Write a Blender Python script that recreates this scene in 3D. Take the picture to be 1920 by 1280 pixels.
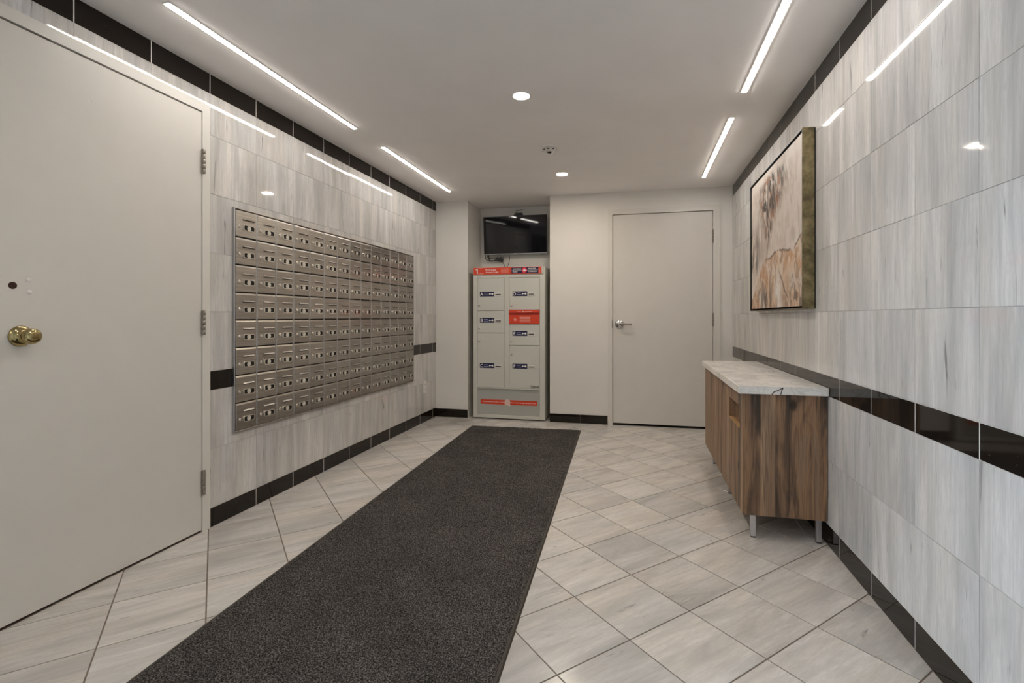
import bpy, bmesh, math, random
import numpy as np
from mathutils import Matrix, Vector

random.seed(7)
for o in list(bpy.data.objects):
    bpy.data.objects.remove(o, do_unlink=True)
SC = bpy.context.scene
COL = SC.collection

# ------------------------------------------------------------------ camera
cam_d = bpy.data.cameras.new('camera')
cam = bpy.data.objects.new('camera', cam_d)
COL.objects.link(cam)
cam_d.sensor_fit = 'HORIZONTAL'
cam_d.sensor_width = 36.0
cam_d.lens = 36.0 * 919.54 / 1920.0
cam_d.shift_x = -26.76 / 1920.0
cam_d.shift_y = -46.34 / 1920.0
cam_d.clip_start = 0.02
cam.location = (0, 0, 1.1)
cam.rotation_euler = (math.radians(90), 0, 0.22356)
SC.camera = cam

# ------------------------------------------------------------------ world (overcast daylight outside the entrance)
world = bpy.data.worlds.new('daylight')
SC.world = world
world.use_nodes = True
bg = world.node_tree.nodes['Background']
bg.inputs[0].default_value = (0.72, 0.84, 1.0, 1)
bg.inputs[1].default_value = 4.4

# ------------------------------------------------------------------ exposure and lamp strengths
SC.view_settings.view_transform = 'Standard'
SC.view_settings.look = 'None'
SC.view_settings.gamma = 1.0
SC.view_settings.use_curve_mapping = False
SC.view_settings.exposure = 1.19
STRIP_COL, STRIP_E = (1.0, 0.945, 0.88), 19.0
SPOT_COL, SPOT_E = (1.0, 0.88, 0.72), 165.0

# ------------------------------------------------------------------ room numbers (metres)
XL, XR, YB, H = -2.175, 0.894, 5.071, 2.366
YF = -2.0                                  # wall behind the camera
YN = 5.51                                  # back of the niche
NX0, NX1 = -1.807, -0.899                  # niche
ROWS = [0.099, 0.407, 0.716, 0.816, 1.125, 1.435, 1.743, 2.048, 2.263, H]
DL = (1.155, 2.125, 2.198)                 # door_1 opening: y0, y1, z1
DB = (-0.297, 0.782, 2.19)                 # door_2 opening: x0, x1, z1
WL = (-1.5, 0.75, 2.2)                     # window_1 opening: y0, y1, z1

# ================================================================== helpers
W = {}
def link(name, data, parent=None, M=None, mat=None):
    o = bpy.data.objects.new(name, data)
    COL.objects.link(o)
    M = M if M is not None else Matrix.Identity(4)
    W[o] = M
    if parent is not None:
        o.parent = parent
        o.matrix_basis = W[parent].inverted() @ M
    else:
        o.matrix_basis = M
    if mat is not None and data is not None and not data.materials:
        data.materials.append(mat)
    return o
def tag(o, label, cat=None, group=None, kind=None):
    o['label'] = label
    if cat: o['category'] = cat
    if group: o['group'] = group
    if kind: o['kind'] = kind
    return o
def thing(name, loc, label, cat, group=None, kind=None):
    o = link(name, None, None, Matrix.Translation(loc))
    o.empty_display_size = 0.1
    return tag(o, label, cat, group, kind)
def T(x, y, z): return Matrix.Translation((x, y, z))
AX = {'L': ((0,1,0),(0,0,1),(1,0,0)), 'R': ((0,-1,0),(0,0,1),(-1,0,0)), 'B': ((1,0,0),(0,0,1),(0,-1,0)),
      'C': ((1,0,0),(0,-1,0),(0,0,-1)), 'U': ((1,0,0),(0,1,0),(0,0,1))}
def fr(side, x, y, z):
    a, b, c = AX[side]
    return Matrix(((a[0], b[0], c[0], x), (a[1], b[1], c[1], y), (a[2], b[2], c[2], z), (0, 0, 0, 1)))
def me_from_bm(bm, name, smooth=False):
    me = bpy.data.meshes.new(name)
    bmesh.ops.recalc_face_normals(bm, faces=bm.faces)
    bm.to_mesh(me); bm.free()
    if smooth:
        for p in me.polygons: p.use_smooth = True
    return me
def bm_box(bm, x0, x1, y0, y1, z0, z1):
    r = bmesh.ops.create_cube(bm, size=1.0)
    bmesh.ops.scale(bm, vec=(x1-x0, y1-y0, z1-z0), verts=r['verts'])
    bmesh.ops.translate(bm, vec=((x0+x1)/2, (y0+y1)/2, (z0+z1)/2), verts=r['verts'])
    return r['verts']
def box_mesh(sx, sy, sz, bev=0.0, seg=1):
    bm = bmesh.new()
    bm_box(bm, -sx/2, sx/2, -sy/2, sy/2, -sz/2, sz/2)
    if bev > 0:
        bmesh.ops.bevel(bm, geom=bm.edges[:], offset=bev, segments=seg, affect='EDGES')
    return me_from_bm(bm, 'box')
def box(name, x0, x1, y0, y1, z0, z1, mat, parent=None, bev=0.0, seg=1):
    me = box_mesh(abs(x1-x0), abs(y1-y0), abs(z1-z0), bev, seg)
    return link(name, me, parent, T((x0+x1)/2, (y0+y1)/2, (z0+z1)/2), mat)
def boxes(name, lst, mat, parent=None, org=(0, 0, 0)):
    bm = bmesh.new()
    for b in lst:
        bm_box(bm, b[0]-org[0], b[1]-org[0], b[2]-org[1], b[3]-org[1], b[4]-org[2], b[5]-org[2])
    return link(name, me_from_bm(bm, name), parent, T(*org), mat)
def poly_slab(poly, t, bev):
    """convex polygon (ccw, local xy) -> slab from z=0 to z=t with a chamfered top edge"""
    n = len(poly)
    c = Vector((sum(p[0] for p in poly)/n, sum(p[1] for p in poly)/n))
    ins = []
    for i in range(n):
        p = Vector(poly[i]); a = Vector(poly[i-1]); b = Vector(poly[(i+1) % n])
        d1 = (p-a).normalized(); d2 = (b-p).normalized()
        n1 = Vector((-d1.y, d1.x)); n2 = Vector((-d2.y, d2.x))
        m = n1+n2
        k = m.dot(n1)
        q = p + m*(bev/max(k, 0.25))
        ins.append(q)
    vs = [(p[0], p[1], 0) for p in poly] + [(p[0], p[1], t-bev*0.7) for p in poly] + [(p.x, p.y, t) for p in ins]
    fs = []
    for i in range(n):
        j = (i+1) % n
        fs.append((i, j, n+j, n+i)); fs.append((n+i, n+j, 2*n+j, 2*n+i))
    fs.append(tuple(range(2*n, 3*n)))
    me = bpy.data.meshes.new('tile'); me.from_pydata(vs, [], fs); me.update()
    return me
def lathe_mesh(prof, seg=32, smooth=True):
    """prof: list of (r, z) from bottom to top, around local z"""
    vs, fs = [], []
    for r, z in prof:
        for k in range(seg):
            a = 2*math.pi*k/seg
            vs.append((r*math.cos(a), r*math.sin(a), z))
    for i in range(len(prof)-1):
        for k in range(seg):
            k2 = (k+1) % seg
            fs.append((i*seg+k, i*seg+k2, (i+1)*seg+k2, (i+1)*seg+k))
    fs.append(tuple(reversed(range(seg))))
    fs.append(tuple(range((len(prof)-1)*seg, len(prof)*seg)))
    me = bpy.data.meshes.new('lathe'); me.from_pydata(vs, [], fs); me.update()
    if smooth:
        for p in me.polygons: p.use_smooth = len(p.vertices) == 4
    return me
def ring_mesh(r0, r1, z0, z1, seg=40):
    prof = [(r0, z0), (r1, z0), (r1, z1), (r0, z1)]
    vs, fs = [], []
    for r, z in prof:
        for k in range(seg):
            a = 2*math.pi*k/seg
            vs.append((r*math.cos(a), r*math.sin(a), z))
    for i in range(4):
        i2 = (i+1) % 4
        for k in range(seg):
            k2 = (k+1) % seg
            fs.append((i*seg+k, i*seg+k2, i2*seg+k2, i2*seg+k))
    me = bpy.data.meshes.new('ring'); me.from_pydata(vs, [], fs); me.update()
    return me
def tube_mesh(pts, r, seg=8):
    pts = [Vector(p) for p in pts]
    vs, fs = [], []
    for i, p in enumerate(pts):
        d = (pts[min(i+1, len(pts)-1)]-pts[max(i-1, 0)]).normalized()
        up = Vector((0, 0, 1)) if abs(d.z) < 0.9 else Vector((1, 0, 0))
        a = d.cross(up).normalized(); b = d.cross(a).normalized()
        for k in range(seg):
            t = 2*math.pi*k/seg
            v = p+a*(r*math.cos(t))+b*(r*math.sin(t)); vs.append(tuple(v))
    for i in range(len(pts)-1):
        for k in range(seg):
            k2 = (k+1) % seg
            fs.append((i*seg+k, i*seg+k2, (i+1)*seg+k2, (i+1)*seg+k))
    fs.append(tuple(reversed(range(seg)))); fs.append(tuple(range(len(vs)-seg, len(vs))))
    me = bpy.data.meshes.new('tube'); me.from_pydata(vs, [], fs); me.update()
    for p in me.polygons: p.use_smooth = True
    return me
def smooth_path(pts, n=8):
    P = [Vector(p) for p in pts]; out = []
    for i in range(len(P)-1):
        p0, p1, p2, p3 = P[max(i-1, 0)], P[i], P[i+1], P[min(i+2, len(P)-1)]
        for k in range(n):
            t = k/n
            out.append(0.5*((2*p1)+(-p0+p2)*t+(2*p0-5*p1+4*p2-p3)*t*t+(-p0+3*p1-3*p2+p3)*t**3))
    out.append(P[-1]); return out
def rrect(w, h, r, n=4):
    pts = []
    for cx, cy, a0 in ((w/2-r, h/2-r, 0), (-w/2+r, h/2-r, 90), (-w/2+r, -h/2+r, 180), (w/2-r, -h/2+r, 270)):
        for k in range(n+1):
            a = math.radians(a0+90*k/n)
            pts.append((cx+r*math.cos(a), cy+r*math.sin(a)))
    return pts
def rframe_mesh(w, h, r, t, d, n=4):
    """rounded rectangular frame (rim width t, height d)"""
    A = rrect(w, h, r, n); B = rrect(w-2*t, h-2*t, max(r-t, 0.0004), n)
    N = len(A)
    vs = [(x, y, 0) for x, y in A]+[(x, y, d) for x, y in A]+[(x, y, d) for x, y in B]+[(x, y, 0) for x, y in B]
    fs = []
    for i in range(N):
        j = (i+1) % N
        for k in range(3):
            fs.append((k*N+i, k*N+j, (k+1)*N+j, (k+1)*N+i))
    me = bpy.data.meshes.new('rim'); me.from_pydata(vs, [], fs); me.update(); return me
def text_mesh(s, w=None, h=None, bold=0.0, depth=0.0006, shear=0.0):
    cu = bpy.data.curves.new('txt', 'FONT'); cu.body = s; cu.size = 1.0
    cu.align_x = 'LEFT'; cu.offset = bold; cu.shear = shear; cu.resolution_u = 3
    ob = bpy.data.objects.new('txt', cu); COL.objects.link(ob)
    dg = bpy.context.evaluated_depsgraph_get()
    me = bpy.data.meshes.new_from_object(ob.evaluated_get(dg))
    bpy.data.objects.remove(ob, do_unlink=True); bpy.data.curves.remove(cu)
    n = len(me.vertices); co = np.empty(n*3); me.vertices.foreach_get('co', co); co = co.reshape(-1, 3)
    mn, mx = co.min(0), co.max(0)
    c = (mn+mx)/2
    sx = w/(mx[0]-mn[0]) if w else None
    sy = h/(mx[1]-mn[1]) if h else None
    sx = sx or sy; sy = sy or sx
    co[:, 0] = (co[:, 0]-c[0])*sx; co[:, 1] = (co[:, 1]-c[1])*sy; co[:, 2] = depth
    me.vertices.foreach_set('co', co.ravel()); me.materials.clear(); me.update()
    return me

# ================================================================== materials
def nt(name):
    m = bpy.data.materials.new(name); m.use_nodes = True
    t = m.node_tree; b = t.nodes['Principled BSDF']
    return m, t, b
def plain(name, col, rough=0.5, metal=0.0, noise=0.0, nscale=20, spec=0.5, bump=0.0):
    m, t, b = nt(name)
    b.inputs['Base Color'].default_value = (*col, 1); b.inputs['Roughness'].default_value = rough
    b.inputs['Metallic'].default_value = metal; b.inputs['Specular IOR Level'].default_value = spec
    if noise > 0 or bump > 0:
        tc = t.nodes.new('ShaderNodeTexCoord'); nz = t.nodes.new('ShaderNodeTexNoise')
        nz.inputs['Scale'].default_value = nscale; nz.inputs['Detail'].default_value = 4
        t.links.new(tc.outputs['Object'], nz.inputs['Vector'])
        if noise > 0:
            r = t.nodes.new('ShaderNodeValToRGB')
            r.color_ramp.elements[0].position = .3; r.color_ramp.elements[1].position = .7
            r.color_ramp.elements[0].color = (*[c*(1-noise) for c in col], 1)
            r.color_ramp.elements[1].color = (*[min(1, c*(1+noise)) for c in col], 1)
            t.links.new(nz.outputs['Fac'], r.inputs['Fac']); t.links.new(r.outputs['Color'], b.inputs['Base Color'])
        if bump > 0:
            bp = t.nodes.new('ShaderNodeBump'); bp.inputs['Strength'].default_value = bump; bp.inputs['Distance'].default_value = 0.002
            t.links.new(nz.outputs['Fac'], bp.inputs['Height']); t.links.new(bp.outputs['Normal'], b.inputs['Normal'])
    return m
def emis(name, col, e):
    m, t, b = nt(name)
    b.inputs['Base Color'].default_value = (0.8, 0.8, 0.8, 1)
    b.inputs['Emission Color'].default_value = (*col, 1); b.inputs['Emission Strength'].default_value = e
    return m
def N(t, kind, **kw):
    n = t.nodes.new(kind)
    for k, v in kw.items():
        setattr(n, k, v)
    return n
def mixc(t, fac, a, b, blend='MIX'):
    n = t.nodes.new('ShaderNodeMix'); n.data_type = 'RGBA'; n.blend_type = blend
    for s, v in ((0, fac), (6, a), (7, b)):
        if isinstance(v, (int, float)): n.inputs[s].default_value = v
        elif isinstance(v, tuple): n.inputs[s].default_value = (*v, 1) if len(v) == 3 else v
        else: t.links.new(v, n.inputs[s])
    return n.outputs[2]
def ramp(t, src, stops):
    r = t.nodes.new('ShaderNodeValToRGB'); e = r.color_ramp.elements
    while len(e) < len(stops): e.new(0.5)
    for i, (p, c) in enumerate(stops):
        e[i].position = p; e[i].color = (*c, 1) if isinstance(c, tuple) else (c, c, c, 1)
    t.links.new(src, r.inputs['Fac']); return r.outputs['Color']
def stretched(t, coord, sx, sy, sz, scale=1.0, detail=5, rough=.55, dist=0.0):
    mp = t.nodes.new('ShaderNodeMapping'); mp.inputs['Scale'].default_value = (sx, sy, sz)
    t.links.new(coord, mp.inputs['Vector'])
    nz = t.nodes.new('ShaderNodeTexNoise'); nz.inputs['Scale'].default_value = scale
    nz.inputs['Detail'].default_value = detail; nz.inputs['Roughness'].default_value = rough; nz.inputs['Distortion'].default_value = dist
    t.links.new(mp.outputs['Vector'], nz.inputs['Vector']); return nz.outputs['Fac']
def rnd_coord(t):
    """object coordinates shifted by a per-object random offset, so every tile is its own cut of stone"""
    tc = t.nodes.new('ShaderNodeTexCoord'); oi = t.nodes.new('ShaderNodeObjectInfo')
    ml = t.nodes.new('ShaderNodeMath'); ml.operation = 'MULTIPLY'; ml.inputs[1].default_value = 61.7
    t.links.new(oi.outputs['Random'], ml.inputs[0])
    ad = t.nodes.new('ShaderNodeVectorMath'); ad.operation = 'ADD'
    t.links.new(tc.outputs['Object'], ad.inputs[0]); t.links.new(ml.outputs[0], ad.inputs[1])
    return ad.outputs[0], oi.outputs['Random']
def marble(name, hi, lo, dark, rough, amt, kx=1.0, ky=1.0, vein_thr=0.66, tone=(.93, 1.05), warm=(1.03, 1.0, .95)):
    m, t, b = nt(name)
    co, rnd = rnd_coord(t)
    n1 = stretched(t, co, 9.5*kx, 1.0*ky, 1, 1.0, 6, .62, .8)
    n2 = stretched(t, co, 75*kx, 3.2*ky, 1, 1.0, 4, .6, .3)
    n3 = stretched(t, co, 40*kx, 3.6*ky, 1, 1.0, 3, .6, .8)
    n4 = stretched(t, co, 190*kx, 26*ky, 1, 1.0, 2, .6)
    n5 = stretched(t, co, 7*kx, 1.0*ky, 1, 1.0, 3, .5, .4)
    mid = tuple((x*.62+y*.38) for x, y in zip(hi, lo))
    c = ramp(t, n1, [(.30, lo), (.50, mid), (.64, hi)])
    def fac(src, stops, k):
        f = ramp(t, src, stops)
        mf = t.nodes.new('ShaderNodeMath'); mf.operation = 'MULTIPLY'; mf.inputs[1].default_value = k
        t.links.new(f, mf.inputs[0]); return mf.outputs[0]
    c = mixc(t, fac(n2, [(.38, 1.0), (.56, 0.0)], amt), c, lo)
    c = mixc(t, fac(n5, [(.42, 0.0), (.62, 1.0)], .8), c, mixc(t, 1.0, c, warm, 'MULTIPLY'))
    c = mixc(t, fac(n4, [(.35, 1.0), (.6, 0.0)], .22), c, lo)
    c = mixc(t, fac(n3, [(vein_thr, 0.0), (vein_thr+.10, 1.0)], .75), c, dark)
    mr = t.nodes.new('ShaderNodeMapRange'); mr.inputs[3].default_value = tone[0]; mr.inputs[4].default_value = tone[1]
    t.links.new(rnd, mr.inputs[0])
    vm = t.nodes.new('ShaderNodeVectorMath'); vm.operation = 'SCALE'
    t.links.new(c, vm.inputs[0]); t.links.new(mr.outputs[0], vm.inputs[3])
    t.links.new(vm.outputs[0], b.inputs['Base Color'])
    b.inputs['Roughness'].default_value = rough
    return m
M_WTILE = marble('polished_wall_marble', (.71, .69, .67), (.42, .41, .402), (.14, .135, .13), .035, .36)
M_FTILE = marble('honed_floor_marble', (.70, .672, .638), (.44, .422, .402), (.19, .175, .165), .17, .36, .8, 1.5, .67, (.90, 1.05), (1.03, .99, .94))
M_SLAB = None
def black_tile():
    m, t, b = nt('black_granite')
    co, rnd = rnd_coord(t)
    n = stretched(t, co, 1, 1, 1, 70, 2, .5)
    c = ramp(t, n, [(.74, (.011, .008, .006)), (.8, (.09, .07, .055))])
    t.links.new(c, b.inputs['Base Color']); b.inputs['Roughness'].default_value = .05; b.inputs['Specular IOR Level'].default_value = .32
    return m
M_BTILE = black_tile()
M_BGROUT = plain('white_band_grout', (.80, .77, .72), .8)
M_WGROUT = plain('grey_wall_grout', (.48, .46, .435), .9, noise=.08, nscale=60)
M_FGROUT = plain('brown_floor_grout', (.21, .165, .135), .95, noise=.15, nscale=40)
M_PAINT = plain('grey_white_wall_paint', (.74, .71, .665), .55, noise=.015, nscale=6, bump=.03)
M_CEIL = plain('ceiling_paint', (.93, .895, .875), .85, noise=.02, nscale=3, bump=.02)
M_DOOR = plain('cream_door_paint', (.655, .625, .578), .42, noise=.012, nscale=9, bump=.04)
M_FRAME = plain('cream_frame_paint', (.685, .655, .605), .38)
M_DARK = plain('dark_gap', (.012, .010, .009), .8)
M_CHROME = plain('brushed_chrome', (.62, .62, .64), .2, 1.0)
M_LEG = plain('satin_aluminium_leg', (.66, .65, .68), .32, 1.0)
M_BRASS = plain('polished_brass', (.40, .315, .15), .12, 1.0, noise=.3, nscale=45)
M_HINGE = plain('dull_steel_hinge', (.3, .27, .235), .42, .85, noise=.15, nscale=60)
M_WHITEPL = plain('white_plastic', (.72, .7, .66), .4)
M_BLACKPL = plain('black_plastic', (.012, .012, .013), .35)
M_SCREEN = plain('tv_screen_glass', (.004, .004, .006), .04)
M_SILVER = plain('tv_silver_edge', (.45, .45, .46), .3, 1.0)
M_ALU = plain('dark_anodised_frame', (.1, .095, .09), .4, .6)

def steel():
    m, t, b = nt('brushed_mailbox_steel')
    co, rnd = rnd_coord(t)
    n = stretched(t, co, 3, 160, 3, 1.0, 3, .6)
    c = ramp(t, n, [(.3, (.36, .33, .295)), (.7, (.53, .49, .445))])
    mr = t.nodes.new('ShaderNodeMapRange'); mr.inputs[3].default_value = .9; mr.inputs[4].default_value = 1.06
    t.links.new(rnd, mr.inputs[0])
    vm = t.nodes.new('ShaderNodeVectorMath'); vm.operation = 'SCALE'
    t.links.new(c, vm.inputs[0]); t.links.new(mr.outputs[0], vm.inputs[3])
    t.links.new(vm.outputs[0], b.inputs['Base Color'])
    b.inputs['Metallic'].default_value = 1.0
    r = ramp(t, n, [(.3, .3), (.7, .42)]); t.links.new(r, b.inputs['Roughness'])
    return m
M_STEEL = steel()
M_STEELB = plain('bright_mailbox_frame', (.46, .45, .45), .3, 1.0)
M_LOCKST = plain('nickel_lock', (.86, .82, .76), .16, 1.0)
M_DISC = plain('pale_number_disc', (.68, .64, .57), .45)

def wood():
    m, t, b = nt('rustic_walnut')
    tc = t.nodes.new('ShaderNodeTexCoord'); oi = t.nodes.new('ShaderNodeObjectInfo')
    sp = t.nodes.new('ShaderNodeSeparateXYZ'); t.links.new(tc.outputs['Object'], sp.inputs[0])
    ad = N(t, 'ShaderNodeMath', operation='ADD'); t.links.new(sp.outputs[0], ad.inputs[0]); t.links.new(sp.outputs[1], ad.inputs[1])
    o2 = N(t, 'ShaderNodeMath', operation='MULTIPLY_ADD'); o2.inputs[1].default_value = 7.3
    t.links.new(oi.outputs['Random'], o2.inputs[0]); t.links.new(ad.outputs[0], o2.inputs[2])
    cb = t.nodes.new('ShaderNodeCombineXYZ'); t.links.new(o2.outputs[0], cb.inputs[0]); t.links.new(sp.outputs[2], cb.inputs[2])
    # boards of uneven tone
    fl = N(t, 'ShaderNodeMath', operation='MULTIPLY'); fl.inputs[1].default_value = 15.0; t.links.new(o2.outputs[0], fl.inputs[0])
    f2 = N(t, 'ShaderNodeMath', operation='FLOOR'); t.links.new(fl.outputs[0], f2.inputs[0])
    wn = t.nodes.new('ShaderNodeTexWhiteNoise'); wn.noise_dimensions = '1D'; t.links.new(f2.outputs[0], wn.inputs['W'])
    big = stretched(t, cb.outputs[0], 13, 1, 1.6, 1.0, 4, .6, 1.2)
    fine = stretched(t, cb.outputs[0], 150, 1, 5, 1.0, 3, .6, .4)
    s1 = N(t, 'ShaderNodeMath', operation='MULTIPLY_ADD'); s1.inputs[1].default_value = .46
    t.links.new(wn.outputs['Value'], s1.inputs[0]); t.links.new(big, s1.inputs[2])
    c = ramp(t, s1.outputs[0], [(.44, (.045, .03, .022)), (.56, (.15, .09, .054)), (.70, (.33, .185, .098)), (.82, (.27, .178, .115)), (1.0, (.46, .29, .17))])
    ff = ramp(t, fine, [(.34, .55), (.52, 0.0)])
    c = mixc(t, ff, c, (.05, .03, .019))
    vo = t.nodes.new('ShaderNodeTexVoronoi'); vo.inputs['Scale'].default_value = 1.0
    mp = t.nodes.new('ShaderNodeMapping'); mp.inputs['Scale'].default_value = (5.5, 1, 3.2); t.links.new(cb.outputs[0], mp.inputs['Vector'])
    t.links.new(mp.outputs['Vector'], vo.inputs['Vector'])
    kn = ramp(t, vo.outputs['Distance'], [(.06, .9), (.13, 0.0)])
    c = mixc(t, kn, c, (.02, .012, .008))
    t.links.new(c, b.inputs['Base Color']); b.inputs['Roughness'].default_value = .5
    bp = t.nodes.new('ShaderNodeBump'); bp.inputs['Strength'].default_value = .25; bp.inputs['Distance'].default_value = .001
    t.links.new(fine, bp.inputs['Height']); t.links.new(bp.outputs['Normal'], b.inputs['Normal'])
    return m
M_WOOD = wood()
M_WOODEDGE = plain('lit_board_edge', (.42, .25, .11), .6, noise=.15, nscale=50)  # paler orange paints the light caught by the slot's lower lip
def quartz():
    m, t, b = nt('white_marble_counter')
    tc = t.nodes.new('ShaderNodeTexCoord')
    n1 = stretched(t, tc.outputs['Object'], 1, 1, 1, 6, 6, .65, .8)
    n2 = stretched(t, tc.outputs['Object'], 1, .45, 1, 5, 5, .6, 1.2)
    c = ramp(t, n1, [(.34, (.70, .675, .65)), (.56, (.88, .85, .81))])
    v = ramp(t, n2, [(.47, 0.0), (.5, .26), (.53, 0.0)])
    c = mixc(t, v, c, (.36, .34, .32))
    t.links.new(c, b.inputs['Base Color']); b.inputs['Roughness'].default_value = .16
    return m
M_QUARTZ = quartz()
def rug_mat():
    m, t, b = nt('charcoal_carpet_pile')
    tc = t.nodes.new('ShaderNodeTexCoord')
    n1 = stretched(t, tc.outputs['Object'], 1, 1, 1, 210, 2, .6)
    n2 = stretched(t, tc.outputs['Object'], 1, 1, 1, 3.5, 3, .6)
    c = ramp(t, n1, [(.36, (.010, .0088, .008)), (.50, (.052, .047, .044)), (.66, (.185, .170, .162))])
    c2 = ramp(t, n2, [(.3, .78), (.7, 1.1)])
    c = mixc(t, 1.0, c, c2, 'MULTIPLY')
    t.links.new(c, b.inputs['Base Color']); b.inputs['Roughness'].default_value = .95
    b.inputs['Specular IOR Level'].default_value = .15
    return m
M_RUG = rug_mat()
M_RUBBER = plain('dark_rubber_border', (.04, .034, .026), .6, noise=.2, nscale=40)
def gold():
    m, t, b = nt('antique_gold_leaf')
    tc = t.nodes.new('ShaderNodeTexCoord')
    n = stretched(t, tc.outputs['Object'], 1, 1, 1, 14, 5, .6)
    c = ramp(t, n, [(.36, (.11, .088, .045)), (.52, (.24, .188, .095)), (.68, (.36, .295, .165))])
    t.links.new(c, b.inputs['Base Color']); b.inputs['Metallic'].default_value = .55; b.inputs['Roughness'].default_value = .45
    return m
M_GOLD = gold()
M_LOCKER = plain('grey_locker_enamel', (.60, .595, .54), .38, noise=.01, nscale=5)
M_LOCKERP = plain('darker_locker_panel', (.42, .42, .39), .34)
M_RED = plain('red_sign_vinyl', (.68, .055, .018), .4)
M_REDD = plain('dark_red_slot', (.3, .015, .01), .5)
M_NAVY = plain('navy_label', (.006, .006, .05), .4)
M_WHITEINK = plain('white_print', (.82, .8, .78), .5)
M_PINKINK = plain('pink_print', (.78, .3, .24), .5)
M_INK = plain('black_print', (.02, .02, .02), .6)
M_GREYINK = plain('pale_blue_print', (.3, .3, .45), .5)
M_CANVAS = None
M_STRIP = emis('led_strip_glow', STRIP_COL, STRIP_E)
M_SPOT = emis('downlight_glow', SPOT_COL, SPOT_E)
def glass():
    m, t, b = nt('clear_window_glass')
    for n in list(t.nodes):
        if n.type == 'BSDF_PRINCIPLED': t.nodes.remove(n)
    out = [n for n in t.nodes if n.type == 'OUTPUT_MATERIAL'][0]
    tr = t.nodes.new('ShaderNodeBsdfTransparent'); tr.inputs[0].default_value = (.9, .95, .97, 1)
    gl = t.nodes.new('ShaderNodeBsdfGlossy'); gl.inputs['Roughness'].default_value = .02
    fz = t.nodes.new('ShaderNodeFresnel'); mx = t.nodes.new('ShaderNodeMixShader')
    t.links.new(fz.outputs[0], mx.inputs[0]); t.links.new(tr.outputs[0], mx.inputs[1]); t.links.new(gl.outputs[0], mx.inputs[2])
    t.links.new(mx.outputs[0], out.inputs['Surface'])
    return m
M_GLASS = glass()

# ================================================================== the setting
# ---- floor: grout bed and diagonal marble tiles
floor = boxes('floor', [(-2.33, 1.2, YF-.2, 5.7, -.09, -.0025)], M_FGROUT)
tag(floor, 'pale marble tile floor laid diagonally with thin brown grout lines', 'floor', kind='structure')
TS, TTH, TOX, TOY = 0.30540, 0.781815, -0.246277, 2.786599
tu = Vector((math.cos(TTH), -math.sin(TTH))); tv = Vector((math.sin(TTH), math.cos(TTH)))
def clip(poly, x0, x1, y0, y1):
    for ax, val, sgn in ((0, x0, 1), (0, x1, -1), (1, y0, 1), (1, y1, -1)):
        out = []
        for i in range(len(poly)):
            a, b = poly[i-1], poly[i]
            da, db = sgn*(a[ax]-val), sgn*(b[ax]-val)
            if (da >= 0) != (db >= 0):
                k = da/(da-db); out.append((a[0]+(b[0]-a[0])*k, a[1]+(b[1]-a[1])*k))
            if db >= 0: out.append(b)
        poly = out
        if len(poly) < 3: return []
    cl = []
    for p in poly:
        if not cl or (Vector(p)-Vector(cl[-1])).length > 1e-4: cl.append(p)
    if len(cl) > 2 and (Vector(cl[0])-Vector(cl[-1])).length < 1e-4: cl.pop()
    return cl if len(cl) > 2 else []
def area(p): return .5*sum(p[i-1][0]*p[i][1]-p[i][0]*p[i-1][1] for i in range(len(p)))
g = .0024
hs = TS/2-g
full_tile = poly_slab([(-hs, -hs), (hs, -hs), (hs, hs), (-hs, hs)], .0025, .0008)
full_tile.materials.append(M_FTILE)
rest = bmesh.new()
for i in range(-24, 24):
    for j in range(-24, 24):
        c = Vector((TOX, TOY))+tu*((i+.5)*TS)+tv*((j+.5)*TS)
        if not (-2.6 < c.x < 1.3 and YF-.3 < c.y < 5.8): continue
        # local tile axes: x across the veins (tu), y along them (tv)
        sq = [tuple(c+tu*a+tv*b) for a, b in ((-hs, -hs), (hs, -hs), (hs, hs), (-hs, hs))]
        M = Matrix(((tu.x, tv.x, 0, c.x), (tu.y, tv.y, 0, c.y), (0, 0, 1, -.0025), (0, 0, 0, 1)))
        for reg, own in (((XL, XR, -.25, YB), True), ((NX0, NX1, YB, YN), True), ((XL, XR, YF, -.25), False)):
            p = clip(sq, *reg)
            if not p or abs(area(p)) < 2e-4: continue
            loc = [((Vector(q)-c).dot(tu), (Vector(q)-c).dot(tv)) for q in p]
            if area(loc) < 0: loc.reverse()
            if not own:
                vs = [rest.verts.new((c+tu*a+tv*b).to_3d()) for a, b in loc]
                rest.faces.new(vs)
                continue
            if len(p) == 4 and abs(abs(area(p))-4*hs*hs) < 1e-6: me = full_tile
            else:
                me = poly_slab(loc, .0025, .0006)
                me.materials.append(M_FTILE)
            Mt = M @ Matrix.Rotation(random.uniform(-.0006, .0006), 4, 'X') @ Matrix.Rotation(random.uniform(-.0006, .0006), 4, 'Y')
            link('floor_tile', me, floor, Mt)
tf = link('floor_tile_field', me_from_bm(rest, 'field'), floor, None, M_FTILE)
tf['kind'] = 'stuff'

# ---- ceiling
ceiling = boxes('ceiling', [(-2.5, 1.2, YF-.2, 5.7, H, H+.12)], M_CEIL)
tag(ceiling, 'flat grey white painted ceiling', 'ceiling', kind='structure')

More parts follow.
